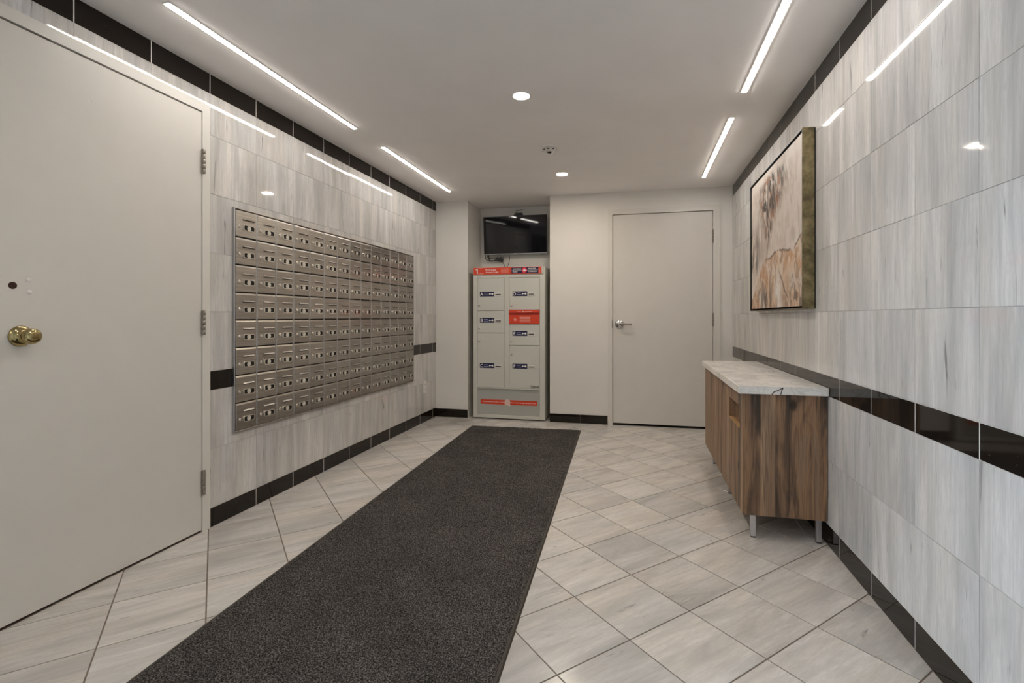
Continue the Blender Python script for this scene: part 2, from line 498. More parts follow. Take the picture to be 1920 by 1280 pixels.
# ---- walls
TK = .0020
wall_left = boxes('wall_left', [
    (-2.33, XL-.10, YF-.2, WL[0], 0, H), (-2.33, XL-.10, WL[1], 5.7, 0, H), (-2.33, XL-.10, WL[0], WL[1], WL[2], H),
    (XL-.10, XL-TK, YF-.2, WL[0], 0, H), (XL-.10, XL-TK, WL[0], WL[1], WL[2], H), (XL-.10, XL-TK, WL[1], DL[0], 0, H),
    (XL-.10, XL-TK, DL[0], DL[1], DL[2], H), (XL-.10, XL-TK, DL[1], YB, 0, H)], M_WGROUT)
tag(wall_left, 'left wall clad in polished streaky marble tiles with black tile bands', 'wall', kind='structure')
wall_right = boxes('wall_right', [(XR+TK, 1.2, YF-.2, 5.7, 0, H)], M_WGROUT)
tag(wall_right, 'right wall clad in polished streaky marble tiles with black tile bands', 'wall', kind='structure')
wall_back = boxes('wall_back', [
    (XL-TK, NX0, YB, YN, 0, H), (NX1, DB[0], YB, YN, 0, H), (DB[0], DB[1], YB, YN, DB[2], H),
    (DB[1], XR+TK, YB, YN, 0, H), (-2.5, 1.2, YN, 5.7, 0, H)], M_PAINT)
tag(wall_back, 'far painted wall with a recessed niche for the parcel locker', 'wall', kind='structure')
wall_front = boxes('wall_front', [(-2.5, 1.2, YF-.2, YF, 0, H), (XL-TK, XL, YF, -1.6, 0, H), (XR, XR+TK, YF, -.03, 0, H)], M_PAINT)
tag(wall_front, 'painted wall behind the viewpoint', 'wall', kind='structure')

tile_cache = {}
def rect_tile(w, h, t, mat, bev=.0009):
    k = (round(w, 4), round(h, 4), t, mat.name)
    if k not in tile_cache:
        me = poly_slab([(-w/2, -h/2), (w/2, -h/2), (w/2, h/2), (-w/2, h/2)], t, bev)
        me.materials.append(mat); tile_cache[k] = me
    return tile_cache[k]
def subtract(r, holes):
    """axis-aligned rect (a0,a1,b0,b1) minus rect holes"""
    out = [r]
    for h in holes:
        nx = []
        for a0, a1, b0, b1 in out:
            if h[0] >= a1 or h[1] <= a0 or h[2] >= b1 or h[3] <= b0: nx.append((a0, a1, b0, b1)); continue
            if a0 < h[0]: nx.append((a0, h[0], b0, b1))
            if a1 > h[1]: nx.append((h[1], a1, b0, b1))
            m0, m1 = max(a0, h[0]), min(a1, h[1])
            if b1 > h[3]: nx.append((m0, m1, h[3], b1))
            if b0 < h[2]: nx.append((m0, m1, b0, h[2]))
        out = nx
    return out
baseboard_left = thing('baseboard_left', (XL, 3.6, 0), 'black tile baseboard along the left wall under the mailboxes', 'baseboard', kind='structure')
baseboard_right = thing('baseboard_right', (XR, 3.2, 0), 'black tile baseboard along the right wall behind the cabinet', 'baseboard', kind='structure')
def clad(side, x, y0, y1, j0, step, wall, base, holes):
    joints = [y0]
    k = math.ceil((y0-j0)/step+1e-6)
    while j0+k*step < y1-.004:
        joints.append(j0+k*step); k += 1
    joints.append(y1)
    gv = .0011
    zs = [0]+ROWS
    for r in range(len(zs)-1):
        black = r in (0, 3, 9)
        for a0, a1 in zip(joints[:-1], joints[1:]):
            for (p0, p1, b0, b1) in subtract((a0, a1, zs[r], zs[r+1]), holes):
                w, h = p1-p0-2*(.0021 if black else .0006), b1-b0-2*(.0007 if black else .0012)
                if w < .008 or h < .008: continue
                Mx = fr(side, x, (p0+p1)/2, (b0+b1)/2)
                Mx = Mx @ Matrix.Translation((0, 0, -TK))
                tl = .0016
                Mx = Mx @ Matrix.Rotation(random.gauss(0, tl), 4, 'X') @ Matrix.Rotation(random.gauss(0, tl), 4, 'Y')
                me = rect_tile(w, h, TK, M_BTILE if black else M_WTILE, .0006)
                par = base if r == 0 else wall
                link('black_tile' if black else 'marble_tile', me, par, Mx)
for side, x, y0, y1, wall, base in (('L', XL, DL[1], YB, wall_left, baseboard_left), ('R', XR, 0.0, YB, wall_right, baseboard_right)):
    for z0, z1, par in ((.0005, ROWS[0], base), (ROWS[2], ROWS[3], wall), (ROWS[8], ROWS[9]-.0005, wall)):
        ya = WL[1]+.04 if side == 'L' and z0 > 2 else y0
        xa, xb = (x-TK, x-.0009) if side == 'L' else (x+.0009, x+TK)
        box('band_grout', xa, xb, ya, y1-.0005, z0, z1, M_BGROUT, par)
clad('L', XL, WL[1]+.04, YB, 2.445, .3165, wall_left, baseboard_left, [(DL[0], DL[1], 0, DL[2])])
clad('R', XR, 0.0, YB, 1.554, .3135, wall_right, baseboard_right, [])
baseboard_back = thing('baseboard_back', (-.6, YB, 0), 'short black tile baseboard pieces along the far painted wall', 'baseboard', kind='structure')
for a0, a1 in ((XL+.001, NX0), (NX1, -.58), (-.58, DB[0]-.003), (DB[1]+.003, XR-.001)):
    me = rect_tile(a1-a0-.002, .088, .010, M_BTILE)
    link('black_tile', me, baseboard_back, fr('B', (a0+a1)/2, YB, .0445))

# ---- door_1: cream door in the left wall
door1 = thing('door_1', (XL, 1.6, 0), 'large flush cream door on the left with a brass knob', 'door', kind='structure')
fw = .045
fy0, fy1, fz = DL
def frame_L(parent):
    bm = bmesh.new()
    x0, x1 = XL-.10, XL+.004
    bm_box(bm, x0, x1, fy0, fy0+fw, 0, fz); bm_box(bm, x0, x1, fy1-fw, fy1, 0, fz); bm_box(bm, x0, x1, fy0+fw, fy1-fw, fz-fw-.002, fz)
    # stop behind the leaf
    bm_box(bm, x0, XL-.045, fy0+fw, fy0+fw+.014, 0, fz-fw); bm_box(bm, x0, XL-.045, fy1-fw-.014, fy1-fw, 0, fz-fw); bm_box(bm, x0, XL-.045, fy0+fw, fy1-fw, fz-fw-.016, fz-fw)
    return link('door_frame', me_from_bm(bm, 'frame'), parent, None, M_FRAME)
frame_L(door1)
leaf1 = box('door_leaf', XL-.044, XL-.0005, fy0+fw+.003, fy1-fw-.0014, .009, fz-fw-.008, M_DOOR, door1, .0015)
def hinge(parent, M, h=.125):
    kn = 5
    for k in range(kn):
        me = lathe_mesh([(.0075, -h/2/kn+.0008), (.0085, -h/2/kn+.0016), (.0085, h/2/kn-.0016), (.0075, h/2/kn-.0008)], 12)
        link('hinge_knuckle', me, parent, M @ T(0, -h/2+h*(k+.5)/kn, .006) @ Matrix.Rotation(-math.pi/2, 4, 'X'), M_HINGE)
for hz in (1.895, 1.07, .253):
    hp = link('hinge', box_mesh(.016, .125, .004, .0008), door1, fr('L', XL+.004, fy1-fw+.001, hz), M_HINGE)
    hinge(hp, W[hp])
# brass knob
kM = fr('L', XL, 1.322, 1.03)
kb = link('door_knob', lathe_mesh([(.036, 0), (.038, .003), (.036, .007), (.026, .012), (.015, .016), (.0135, .03), (.019, .037), (.0265, .047), (.0285, .056), (.0265, .065), (.018, .071), (.008, .0725)], 40), door1, kM, M_BRASS)
kb['label'] = 'polished brass round knob'
link('key_cylinder', lathe_mesh([(.0075, .0722), (.0075, .0735), (.005, .0738)], 20), kb, kM, M_BRASS)
# old lock hole and plugged screw holes
hm = fr('L', XL-.0004, 1.300, 1.212)
lk = link('old_lock_hole', lathe_mesh([(.0128, 0), (.0128, .0008), (.009, .0009)], 24), door1, hm, plain('raw_hole', (.035, .012, .006), .8))
lk['label'] = 'dark brown empty lock hole'
for dy, dz in ((.047, .023), (.05, -.021), (-.042, .02), (-.042, -.022)):
    link('plugged_screw_hole', lathe_mesh([(.0085, 0), (.008, .0014), (.004, .0022)], 16), door1, fr('L', XL-.0004, 1.300+dy, 1.212+dz), M_WHITEPL)
sm = bmesh.new()
for k, (a, b, w) in enumerate(((0, 0, .012), (.009, .005, .008), (.018, .001, .011), (.03, .003, .008))):
    bm_box(sm, XL-.0004, XL+.0004, 1.545+a, 1.545+a+w*.5, 1.977+b-w*.3, 1.977+b+w*.25)
ms = link('pale_door_mark', me_from_bm(sm, 'pale_mark'), door1, None, M_WHITEPL)  # small pale patches high on the door leaf

# ---- door_2: cream door in the far wall
door2 = thing('door_2', (.24, YB, 0), 'flush cream door in the far wall with a chrome lever', 'door', kind='structure')
dx0, dx1, dz = DB
bm = bmesh.new()
jw = .046
y0, y1 = YB-.012, YB+.10
bm_box(bm, dx0, dx0+jw, y0, y1, 0, dz); bm_box(bm, dx1-jw-.02, dx1, y0, y1, 0, dz); bm_box(bm, dx0+jw, dx1-jw-.02, y0, y1, dz-jw-.006, dz)
bm_box(bm, dx0+jw, dx0+jw+.014, YB+.05, y1, 0, dz-jw); bm_box(bm, dx1-jw-.034, dx1-jw-.02, YB+.05, y1, 0, dz-jw); bm_box(bm, dx0+jw, dx1-jw-.02, YB+.05, y1, dz-jw-.02, dz-jw)
link('door_frame', me_from_bm(bm, 'frame'), door2, None, M_FRAME)
lx0, lx1 = dx0+jw+.0035, dx1-jw-.0225
box('door_leaf', lx0, lx1, YB+.001, YB+.045, .020, dz-jw-.0105, M_DOOR, door2, .0015)
sill = box('threshold', dx0+jw, dx1-jw-.02, YB+.01, YB+.10, -.002, .006, M_DARK, door2)
for hz in (1.887, 1.072, .25):
    hp = link('hinge', box_mesh(.012, .13, .004, .0008), door2, fr('B', lx1+.0015, YB-.002, hz), M_HINGE)
    hinge(hp, W[hp], .13)
lM = fr('B', -.182, YB+.001, 1.026)
lv = link('lever_handle', lathe_mesh([(.044, 0), (.044, .006), (.038, .013), (.022, .020), (.013, .024), (.012, .05), (.009, .052)], 36), door2, lM, M_CHROME)
lv['label'] = 'chrome lever handle on round rose'
link('lever', tube_mesh(smooth_path([(0, 0, .045), (.02, 0, .052), (.06, -.001, .052), (.122, -.004, .047)], 5), .0095, 10), lv, lM, plain('lever_steel', (.34, .31, .28), .3, 1.0))
box('strike_plate', dx0+jw-.006, dx0+jw+.003, YB-.0132, YB-.011, .985, 1.063, M_HINGE, door2)

# ---- window_1: glazed entrance in the left wall behind the viewpoint
win = thing('window_1', (XL-.05, -.4, 0), 'glazed entrance in the left wall beside the viewpoint', 'window', kind='structure')
x0, x1 = XL-.09, XL-.03
for a0, a1 in ((WL[0], WL[0]+.06), (-.405, -.345), (WL[1]-.06, WL[1])):
    box('stile', x0, x1, a0, a1, 0, WL[2], M_ALU, win, .003)
for a0, a1 in ((WL[0]+.06, -.405), (-.345, WL[1]-.06)):
    box('top_rail', x0, x1, a0, a1, WL[2]-.06, WL[2], M_ALU, win, .003)
    box('bottom_rail', x0, x1, a0, a1, 0, .1, M_ALU, win, .003)
    box('pane', XL-.064, XL-.056, a0, a1, .1, WL[2]-.06, M_GLASS, win)
pav = boxes('pavement', [(-14, -2.33, -9, 8, -.25, -.02)], plain('concrete_pavement', (.35, .34, .33), .9, noise=.1, nscale=4))
tag(pav, 'concrete pavement outside the glazed entrance', 'pavement', kind='structure')

# ================================================================== lights of the room, with two added unseen downlights
def strip(xc, y0, y1, label):
    yc = (y0+y1)/2
    th = thing('led_strip_light', (xc, yc, H), label, 'strip light', 'recessed LED strip lights in the ceiling')
    link('channel', rframe_mesh(.040, y1-y0+.016, .004, .006, .003, 2), th, fr('C', xc, yc, H), M_FRAME)
    link('diffuser', box_mesh(.023, y1-y0, .006, .0008), th, fr('C', xc, yc, H-.0032), M_STRIP)
strip(-1.855, 1.612, 2.962, 'long LED strip light near the left wall, closest to the brass-knob door')
strip(-1.855, 3.332, 4.655, 'LED strip light near the left wall, above the far end of the mailboxes')
strip(.583, 1.612, 2.962, 'LED strip light near the right wall, cut off by the top of the picture')
strip(.583, 3.332, 4.693, 'LED strip light near the right wall, closest to the far cream door')
def downlight(x, y, label):
    th = thing('downlight', (x, y, H), label, 'downlight', 'round recessed ceiling downlights')
    link('trim_ring', ring_mesh(.047, .058, 0, .004), th, fr('C', x, y, H), M_FRAME)
    link('lens', lathe_mesh([(.047, 0), (.047, .002), (.043, .003)], 36), th, fr('C', x, y, H), M_SPOT)
downlight(-.650, 2.732, 'round downlight nearest the camera, brightest of the ceiling')
downlight(-.655, 4.312, 'smaller looking round downlight just beyond the smoke detector')
downlight(-.650, 1.152, 'added round downlight overhead, unseen, out of the picture')  # added lamp, never in view, to light the near part of the room
downlight(-.650, -.428, 'added unseen round downlight behind the viewpoint')  # second added lamp, out of view, for more light from the rear

# smoke detector on the ceiling
sx, sy = -.645, 3.62
sd = thing('smoke_detector', (sx, sy, H), 'small white round smoke detector on the ceiling between the two downlights', 'smoke detector')
cM = fr('C', sx, sy, H)
link('base', lathe_mesh([(.070, 0), (.070, .006), (.066, .010)], 40), sd, cM, M_CEIL)
link('body', lathe_mesh([(.052, .010), (.050, .022), (.040, .030), (.022, .033)], 40), sd, cM, M_WHITEPL)
for k in range(8):
    a = 2*math.pi*k/8
    link('vent', box_mesh(.016, .004, .007, .0008), sd, cM @ T(.049*math.cos(a), .049*math.sin(a), .021) @ Matrix.Rotation(a+math.pi/2, 4, 'Z'), M_DARK)
link('sensor_cap', lathe_mesh([(.014, .033), (.014, .039), (.009, .041)], 24), sd, cM, M_DARK)

# ================================================================== mailboxes on the left wall
BY0, BY1, BZ0, BZ1 = 2.277, 4.475, .468, 1.697
NC, NR = 14, 8
cw, ch = (BY1-BY0)/NC, (BZ1-BZ0)/NR
bank = thing('mailbox_bank', (XL, (BY0+BY1)/2, BZ0), 'bank of brushed steel mailboxes, eight rows of fourteen, on the left wall', 'mailboxes')
box('backing_plate', XL, XL+.006, BY0, BY1, BZ0, BZ1, M_DARK, bank)
e = .007
for a0, a1, b0, b1 in ((BY0-e, BY0, BZ0-e, BZ1+e), (BY1, BY1+e, BZ0-e, BZ1+e), (BY0, BY1, BZ0-e, BZ0), (BY0, BY1, BZ1, BZ1+e)):
    box('outer_frame', XL, XL+.016, a0, a1, b0, b1, M_STEELB if b1-b0 > .1 else M_STEEL, bank, .0015)
for c in range(1, NC):
    box('divider', XL+.006, XL+.0150, BY0+c*cw-.0036, BY0+c*cw+.0036, BZ0, BZ1, M_STEELB, bank, .001)
# one door (local x along the wall, y up, z out of the wall)
dw, dh = cw-.0085, ch-.0072
bm = bmesh.new()
vs = [(-dw/2, -dh/2, 0), (dw/2, -dh/2, 0), (dw/2, dh/2, 0), (-dw/2, dh/2, 0)]
t0 = .0095
o1 = [bm.verts.new(v) for v in vs]
rim = [bm.verts.new((x, y, t0-.004 if y > 0 else t0-.0015)) for x, y, z in vs]
top = [bm.verts.new((x*(1-2*.0022/dw), (dh/2-.009 if y > 0 else -dh/2+.0022), t0)) for x, y, z in vs]
for i in range(4):
    j = (i+1) % 4
    bm.faces.new((o1[i], o1[j], rim[j], rim[i])); bm.faces.new((rim[i], rim[j], top[j], top[i]))
bm.faces.new(top)
SX, SY = .016, .0255          # slot centre
bm_box(bm, SX-.040, SX+.040, SY-.0078, SY-.0040, t0-.001, t0+.0032)   # lip under the viewing slot
ha = [bm.verts.new((SX-.041, y, z)) for y, z in ((SY+.0065, t0-.0005), (SY-.0002, t0+.0078), (SY-.0012, t0+.0074), (SY-.0012, t0-.0005))]   # hood over it
hb = [bm.verts.new((SX+.041, v.co.y, v.co.z)) for v in ha]
bm.faces.new(ha); bm.faces.new(hb[::-1])
for i in range(4): bm.faces.new((ha[i], hb[i], hb[(i+1) % 4], ha[(i+1) % 4]))
door_me = me_from_bm(bm, 'mailbox_door'); door_me.materials.append(M_STEEL)
slot_me = box_mesh(.080, .0030, .0062); slot_me.materials.append(M_DARK)
rim_me = rframe_mesh(.080, .033, .010, .0042, .0055, 4); rim_me.materials.append(M_LOCKST)
wind_me = poly_slab(rrect(.073, .026, .007, 4), .0006, .0001); wind_me.materials.append(M_DARK)
def num_disc():
    seg = 20; vs = [(0, 0, .004)]; fs = []; mi = []
    for r, z in ((.0055, .004), (.0068, .0038), (.0125, .0036), (.0132, 0)):
        vs += [(r*math.cos(2*math.pi*k/seg), r*math.sin(2*math.pi*k/seg), z) for k in range(seg)]
    for k in range(seg):
        k2 = (k+1) % seg
        fs.append((0, 1+k, 1+k2)); mi.append(0)
        for q in range(3):
            fs.append((1+q*seg+k, 1+(q+1)*seg+k, 1+(q+1)*seg+k2, 1+q*seg+k2)); mi.append(1 if q == 0 else 0)
    me = bpy.data.meshes.new('disc'); me.from_pydata(vs, [], fs); me.update()
    me.materials.append(M_DISC); me.materials.append(M_HINGE)
    me.polygons.foreach_set('material_index', mi); return me
disc_me = num_disc()
lock_me = lathe_mesh([(.0088, 0), (.0088, .003), (.0068, .0042)], 18); lock_me.materials.append(M_LOCKST)
key_me = box_mesh(.0018, .0075, .0008); key_me.materials.append(M_DARK)
for r in range(NR):
    for c in range(NC):
        M = fr('L', XL+.006, BY0+(c+.5)*cw, BZ0+(r+.5)*ch)
        M = M @ Matrix.Rotation(random.gauss(0, .006), 4, 'X') @ Matrix.Rotation(random.gauss(0, .006), 4, 'Y')
        d = link('mailbox_door', door_me, bank, M)
        link('slot', slot_me, d, M @ T(SX, SY-.0028, t0+.0026))
        WY = -.020
        link('number_window', wind_me, d, M @ T(SX, WY, t0))
        link('window_rim', rim_me, d, M @ T(SX, WY, t0))
        link('number_disc', disc_me, d, M @ T(SX+.001, WY, t0+.0004))
        lk = link('lock', lock_me, d, M @ T(-.049, WY+.004, t0))
link_key = None

# wall outlet low on the left wall
ol = thing('wall_outlet', (XL, 4.766, .30), 'white wall outlet low on the left wall beside the mailboxes', 'outlet')
oM = fr('L', XL, 4.766, .365)
link('cover_plate', box_mesh(.078, .128, .007, .0025, 2), ol, oM @ T(0, 0, .0035), M_WHITEPL)
for s in (-1, 1):
    sk = link('socket', poly_slab(rrect(.036, .030, .012, 4), .0016, .0005), ol, oM @ T(0, s*.025, .0068), M_FRAME)
    for q in (-1, 1):
        link('pin_slot', box_mesh(.003, .011, .0006), sk, oM @ T(q*.008, s*.025+.002, .0086), M_DARK)

# ================================================================== parcel locker in the niche
LX0, LX1, LZ = -1.742, -.952, 1.633
LY = YB-.005
lock = thing('parcel_locker', ((LX0+LX1)/2, LY+.2, 0), 'grey metal parcel locker with lettered doors and red banner in the niche', 'parcel locker')
box('cabinet_body', LX0, LX1, LY+.022, YN-.03, .012, LZ-.003, M_LOCKER, lock, .004)
# front frame
for n_, x0, x1, z0, z1 in (('stile', LX0, -1.699, .012, 1.548), ('stile', -1.008, LX1, .012, 1.548), ('stile', -1.390, -1.341, .336, 1.520),
                           ('rail', -1.699, -1.008, 1.518, 1.548), ('rail', -1.699, -1.008, .326, .336), ('rail', -1.699, -1.008, .012, .045)):
    box('front_'+n_, x0, x1, LY, LY+.022, z0, z1, M_LOCKER, lock, .0025)
box('header', LX0, -.972, LY-.004, LY+.022, 1.550, LZ, M_LOCKER, lock, .003)
box('kick_panel', -1.698, -1.009, LY+.012, LY+.022, .045, .326, M_LOCKERP, lock)
BF = lambda x, z, d=0.0: fr('B', x, LY-d, z)
def pp(name, me, x, z, d, mat, parent):
    return link(name, me, parent, BF(x, z, d), mat)
bc = (-1.742-.982)/2; bw = .750
ban = pp('red_banner', box_mesh(bw, .074, .003, .0008), bc+.001, 1.592, .0055, M_RED, lock)
ban['label'] = 'red banner with white lettering and navy logo block'
bx = lambda f: (bc-bw/2)+f*bw
BD = .0072
one = bpy.data.meshes.new('one')
one.from_pydata([(-.004, -.028, 0), (.008, -.028, 0), (.008, .028, 0), (-.001, .028, 0), (-.016, .018, 0), (-.014, .010, 0), (-.004, .015, 0)], [], [(0, 1, 2, 3, 6), (3, 4, 5, 6)])
pp('numeral', one, bx(.055), 1.592, BD+.0004, M_WHITEINK, ban)
sw = bmesh.new()      # swoosh strokes beside the numeral
for q in ((.083, 1.617, .045, .005), (.09, 1.567, .05, .006), (.075, 1.561, .05, .004)):
    bm_box(sw, bx(q[0]), bx(q[0])+q[2], LY-BD-.0004, LY-BD, q[1], q[1]+q[3])
link('brush_strokes', me_from_bm(sw, 'sw'), ban, None, M_PINKINK)
pp('lettering', text_mesh('Parcel locker', .120, .018, .02), bx(.262), 1.605, BD, M_WHITEINK, ban)
pp('lettering', text_mesh('Armoire à colis', .142, .018, .02), bx(.278), 1.579, BD, M_WHITEINK, ban)
for k in range(4):
    pp('small_print_line', box_mesh(.092-.01*(k % 2), .0055, .0006), bx(.468), 1.612-.013*k, BD, M_PINKINK, ban)
nb = pp('logo_block', box_mesh(.292, .062, .0012), bx(.762), 1.592, BD, M_NAVY, ban)
pp('lettering', text_mesh('CANADA', .094, .015, .02), bx(.648), 1.607, BD+.0007, M_WHITEINK, nb)
pp('lettering', text_mesh('POST', .055, .015, .02), bx(.622), 1.578, BD+.0007, M_WHITEINK, nb)
pp('lettering', text_mesh('POSTES', .082, .015, .02), bx(.868), 1.609, BD+.0007, M_WHITEINK, nb)
pp('lettering', text_mesh('CANADA', .094, .015, .02), bx(.876), 1.580, BD+.0007, M_WHITEINK, nb)
pp('dividing_line', box_mesh(.285, .0018, .0004), bx(.762), 1.5935, BD+.0007, M_WHITEINK, nb)
rd = pp('logo_roundel', lathe_mesh([(.0285, 0), (.0285, .0012), (.028, .0014)], 32), bx(.755), 1.593, BD+.0008, plain('logo_red', (.75, .02, .06), .4), ban)
wing = bpy.data.meshes.new('wing')
wing.from_pydata([(.024, 0, 0), (-.012, .019, 0), (-.006, .006, 0), (-.017, .004, 0), (-.017, -.004, 0), (-.006, -.006, 0), (-.012, -.019, 0)], [], [(0, 1, 2), (0, 2, 3, 4, 5), (0, 5, 6)])
pp('logo_wing', wing, bx(.757), 1.593, BD+.0026, M_WHITEINK, rd)
pp('flag_mark', box_mesh(.007, .034, .0005), bx(.972), 1.580, BD+.0002, M_PINKINK, ban)

def ldoor(letter, x0, x1, z0, z1, lz, kz):
    d = box('locker_door', x0+.002, x1-.002, LY+.003, LY+.021, z0+.002, z1-.002, M_LOCKER, lock, .003)
    d['label'] = 'grey locker door lettered '+letter
    DD = -.003
    px = x0+.112 if x0 < -1.5 else x0+.119
    pl = pp('letter_plate', poly_slab(rrect(.162, .052, .006, 3), .001, .0003), px, lz, DD, M_NAVY, d)
    pp('letter', text_mesh(letter, None, .036, .02), px-.060, lz, DD+.0012, M_WHITEINK, pl)
    for k in range(2):
        pp('print_line', box_mesh(.047+.008*k, .007, .0004), px-.013+.004*k, lz+.009-.018*k, DD+.0012, M_GREYINK, pl)
    # key pictogram
    bm = bmesh.new()
    bmesh.ops.create_circle(bm, cap_ends=True, radius=.011, segments=14, matrix=T(.062, 0, 0)); bm_box(bm, .026, .062, -.0035, .0035, -.0002, .0002)
    bmesh.ops.create_circle(bm, cap_ends=True, radius=.0085, segments=14, matrix=T(.031, 0, 0))
    pp('key_pictogram', me_from_bm(bm, 'key'), px, lz, DD+.0013, M_WHITEINK, pl)
    hx = px+.126
    hd = pp('key_slot_cover', poly_slab(rrect(.076, .036, .008, 3), .004, .0015), hx, lz-.004, DD, M_WHITEPL, d)
    pp('key_slot', box_mesh(.060, .010, .0006), hx, lz-.006, DD+.0042, M_INK, hd)
    pp('lock', lathe_mesh([(.0115, 0), (.0115, .003), (.008, .005)], 20), x0+.024, kz, DD, M_LOCKST, d)
    return d
ldoor('A', -1.699, -1.390, 1.162, 1.518, 1.345, 1.219)
ldoor('B', -1.699, -1.390, .924, 1.162, 1.062, .977)
ldoor('C', -1.699, -1.390, .336, .924, .573, .838)
ldoor('D', -1.341, -1.008, 1.170, 1.518, 1.345, 1.219)
ldoor('E', -1.341, -1.008, .794, 1.024, .922, .836)
dF = ldoor('F', -1.341, -1.008, .336, .794, .575, .700)
pp('lettering', text_mesh('Canada', .088, .030, .015), -1.060, .362, -.0024, M_INK, dF)
ms_ = thing_m = box('mail_slot', -1.339, -1.010, LY-.006, LY+.021, 1.026, 1.168, M_RED, lock, .002)
ms_['label'] = 'red outgoing mail slot panel'
pp('hood', box_mesh(.329, .026, .014, .003), -1.1745, 1.154, .012, M_RED, ms_)
pp('slot_opening', box_mesh(.318, .014, .001), -1.1745, 1.128, .0068, M_REDD, ms_)
for fx, w in ((-1.225, .045), (-1.125, .075)):
    pp('print_line', box_mesh(w, .007, .0004), fx, 1.155, .0194, M_PINKINK, ms_)
pp('print_dot', lathe_mesh([(.006, 0), (.005, .0006)], 14), -1.182, 1.155, .0192, M_WHITEINK, ms_)
pp('print_roundel', lathe_mesh([(.015, 0), (.0145, .0006)], 18), -1.272, 1.070, .0062, M_PINKINK, ms_)
for k in range(4):
    pp('print_line', box_mesh(.118-.006*(k % 2), .010, .0004), -1.165, 1.095-.016*k, .0063, M_PINKINK, ms_)
# strip on the kick panel
ks = pp('red_slogan_strip', box_mesh(.625, .050, .0012), -1.349, .183, -.0115, M_RED, lock)
ks['label'] = 'red strip with white slogan'
pp('lettering', text_mesh('Delivering the online world', .235, .016, .01), -1.520, .183, -.0107, M_WHITEINK, ks)
pp('lettering', text_mesh("Du monde en ligne jusqu'à vous", .262, .016, .01), -1.185, .181, -.0107, M_WHITEINK, ks)
rc = pp('cursor_roundel', lathe_mesh([(.034, 0), (.034, .0012), (.0335, .0014)], 28), -1.362, .182, -.0107, plain('pale_pink_print', (.78, .56, .5), .5), ks)
ar = bpy.data.meshes.new('arrow'); ar.from_pydata([(0, 0, 0), (.030, -.016, 0), (.017, -.019, 0), (.012, -.032, 0)], [], [(0, 3, 2, 1)])
pp('cursor_arrow', ar, -1.350, .170, -.0090, M_WHITEINK, rc)

# ================================================================== television above the locker
tvx0, tvx1, tvz0, tvz1 = -1.735, -.993, 1.813, 2.247
tvy = 5.425
tv = thing('television', ((tvx0+tvx1)/2, tvy+.04, tvz0), 'black flat television mounted in the niche above the parcel locker', 'television')
TVM = T(0, tvy, tvz0) @ Matrix.Rotation(math.radians(4.0), 4, 'X') @ T(0, -tvy, -tvz0)
def tbox(name, x0, x1, y0, y1, z0, z1, mat, parent, bev=0.0):
    me = box_mesh(x1-x0, y1-y0, z1-z0, bev)
    return link(name, me, parent, TVM @ T((x0+x1)/2, (y0+y1)/2, (z0+z1)/2), mat)
tbox('housing', tvx0, tvx1, tvy, tvy+.022, tvz0, tvz1, M_BLACKPL, tv, .003)
tbox('rear_shell', tvx0+.08, tvx1-.08, tvy+.022, tvy+.05, tvz0+.05, tvz1-.08, M_BLACKPL, tv, .006)
tbox('screen', tvx0+.008, tvx1-.008, tvy-.0012, tvy+.002, tvz0+.018, tvz1-.008, M_SCREEN, tv)
tbox('silver_edge', tvx0+.002, tvx1-.002, tvy-.003, tvy+.001, tvz0+.001, tvz0+.011, M_SILVER, tv, .001)
tbox('emblem', -1.385, -1.345, tvy-.0036, tvy-.0028, tvz0+.0005, tvz0+.009, M_WHITEPL, tv)
box('wall_bracket', -1.45, -1.27, tvy+.05, YN, 1.95, 2.12, M_ALU, tv, .003)
tvt = TVM @ Vector((-1.318, tvy+.012, tvz1))
dv = thing('tv_camera', tvt, 'small black camera unit with an arm on top of the television', 'camera')
bm = bmesh.new()
b8 = bm_box(bm, -.056, .056, -.012, .012, 0, .030)
for v in b8:
    if v.co.z > .01: v.co.x *= .72
link('body', me_from_bm(bm, 'dev'), dv, T(*tvt), M_BLACKPL)
link('arm', tube_mesh([(-1.345, tvt.y, tvt.z+.028), (-1.345, tvt.y, tvt.z+.056), (-1.27, tvt.y-.006, tvt.z+.064)], .004, 8), dv, None, M_BLACKPL)
cb = thing('cable_bundle', (-1.63, tvy+.05, 1.75), 'tangle of black cables and plug hanging under the left end of the television', 'cables')
link('cable', tube_mesh(smooth_path([(-1.725, tvy+.03, 1.83), (-1.728, tvy+.03, 1.785), (-1.70, tvy+.03, 1.752), (-1.65, tvy+.035, 1.746), (-1.60, tvy+.04, 1.760)]), .0045), cb, None, M_BLACKPL)
link('cable', tube_mesh(smooth_path([(-1.70, tvy+.03, 1.83), (-1.70, tvy+.03, 1.79), (-1.66, tvy+.03, 1.772), (-1.60, tvy+.04, 1.772), (-1.53, tvy+.045, 1.79)]), .005), cb, None, M_BLACKPL)
link('cable', tube_mesh(smooth_path([(-1.685, tvy+.03, 1.815), (-1.68, tvy+.03, 1.757), (-1.62, tvy+.04, 1.75), (-1.56, tvy+.045, 1.775)]), .006), cb, None, M_BLACKPL)
bm = bmesh.new(); bm_box(bm, -.045, .045, -.015, .015, -.022, .022); bmesh.ops.bevel(bm, geom=bm.edges[:], offset=.006, segments=2, affect='EDGES')
link('power_adapter', me_from_bm(bm, 'ad'), cb, T(-1.56, tvy+.05, 1.762) @ Matrix.Rotation(.25, 4, 'Y'), M_BLACKPL)
lc = thing('loop_cable', (-1.49, tvy+.04, 1.66), 'thin black cable loop hanging from the television behind the red banner', 'cable')
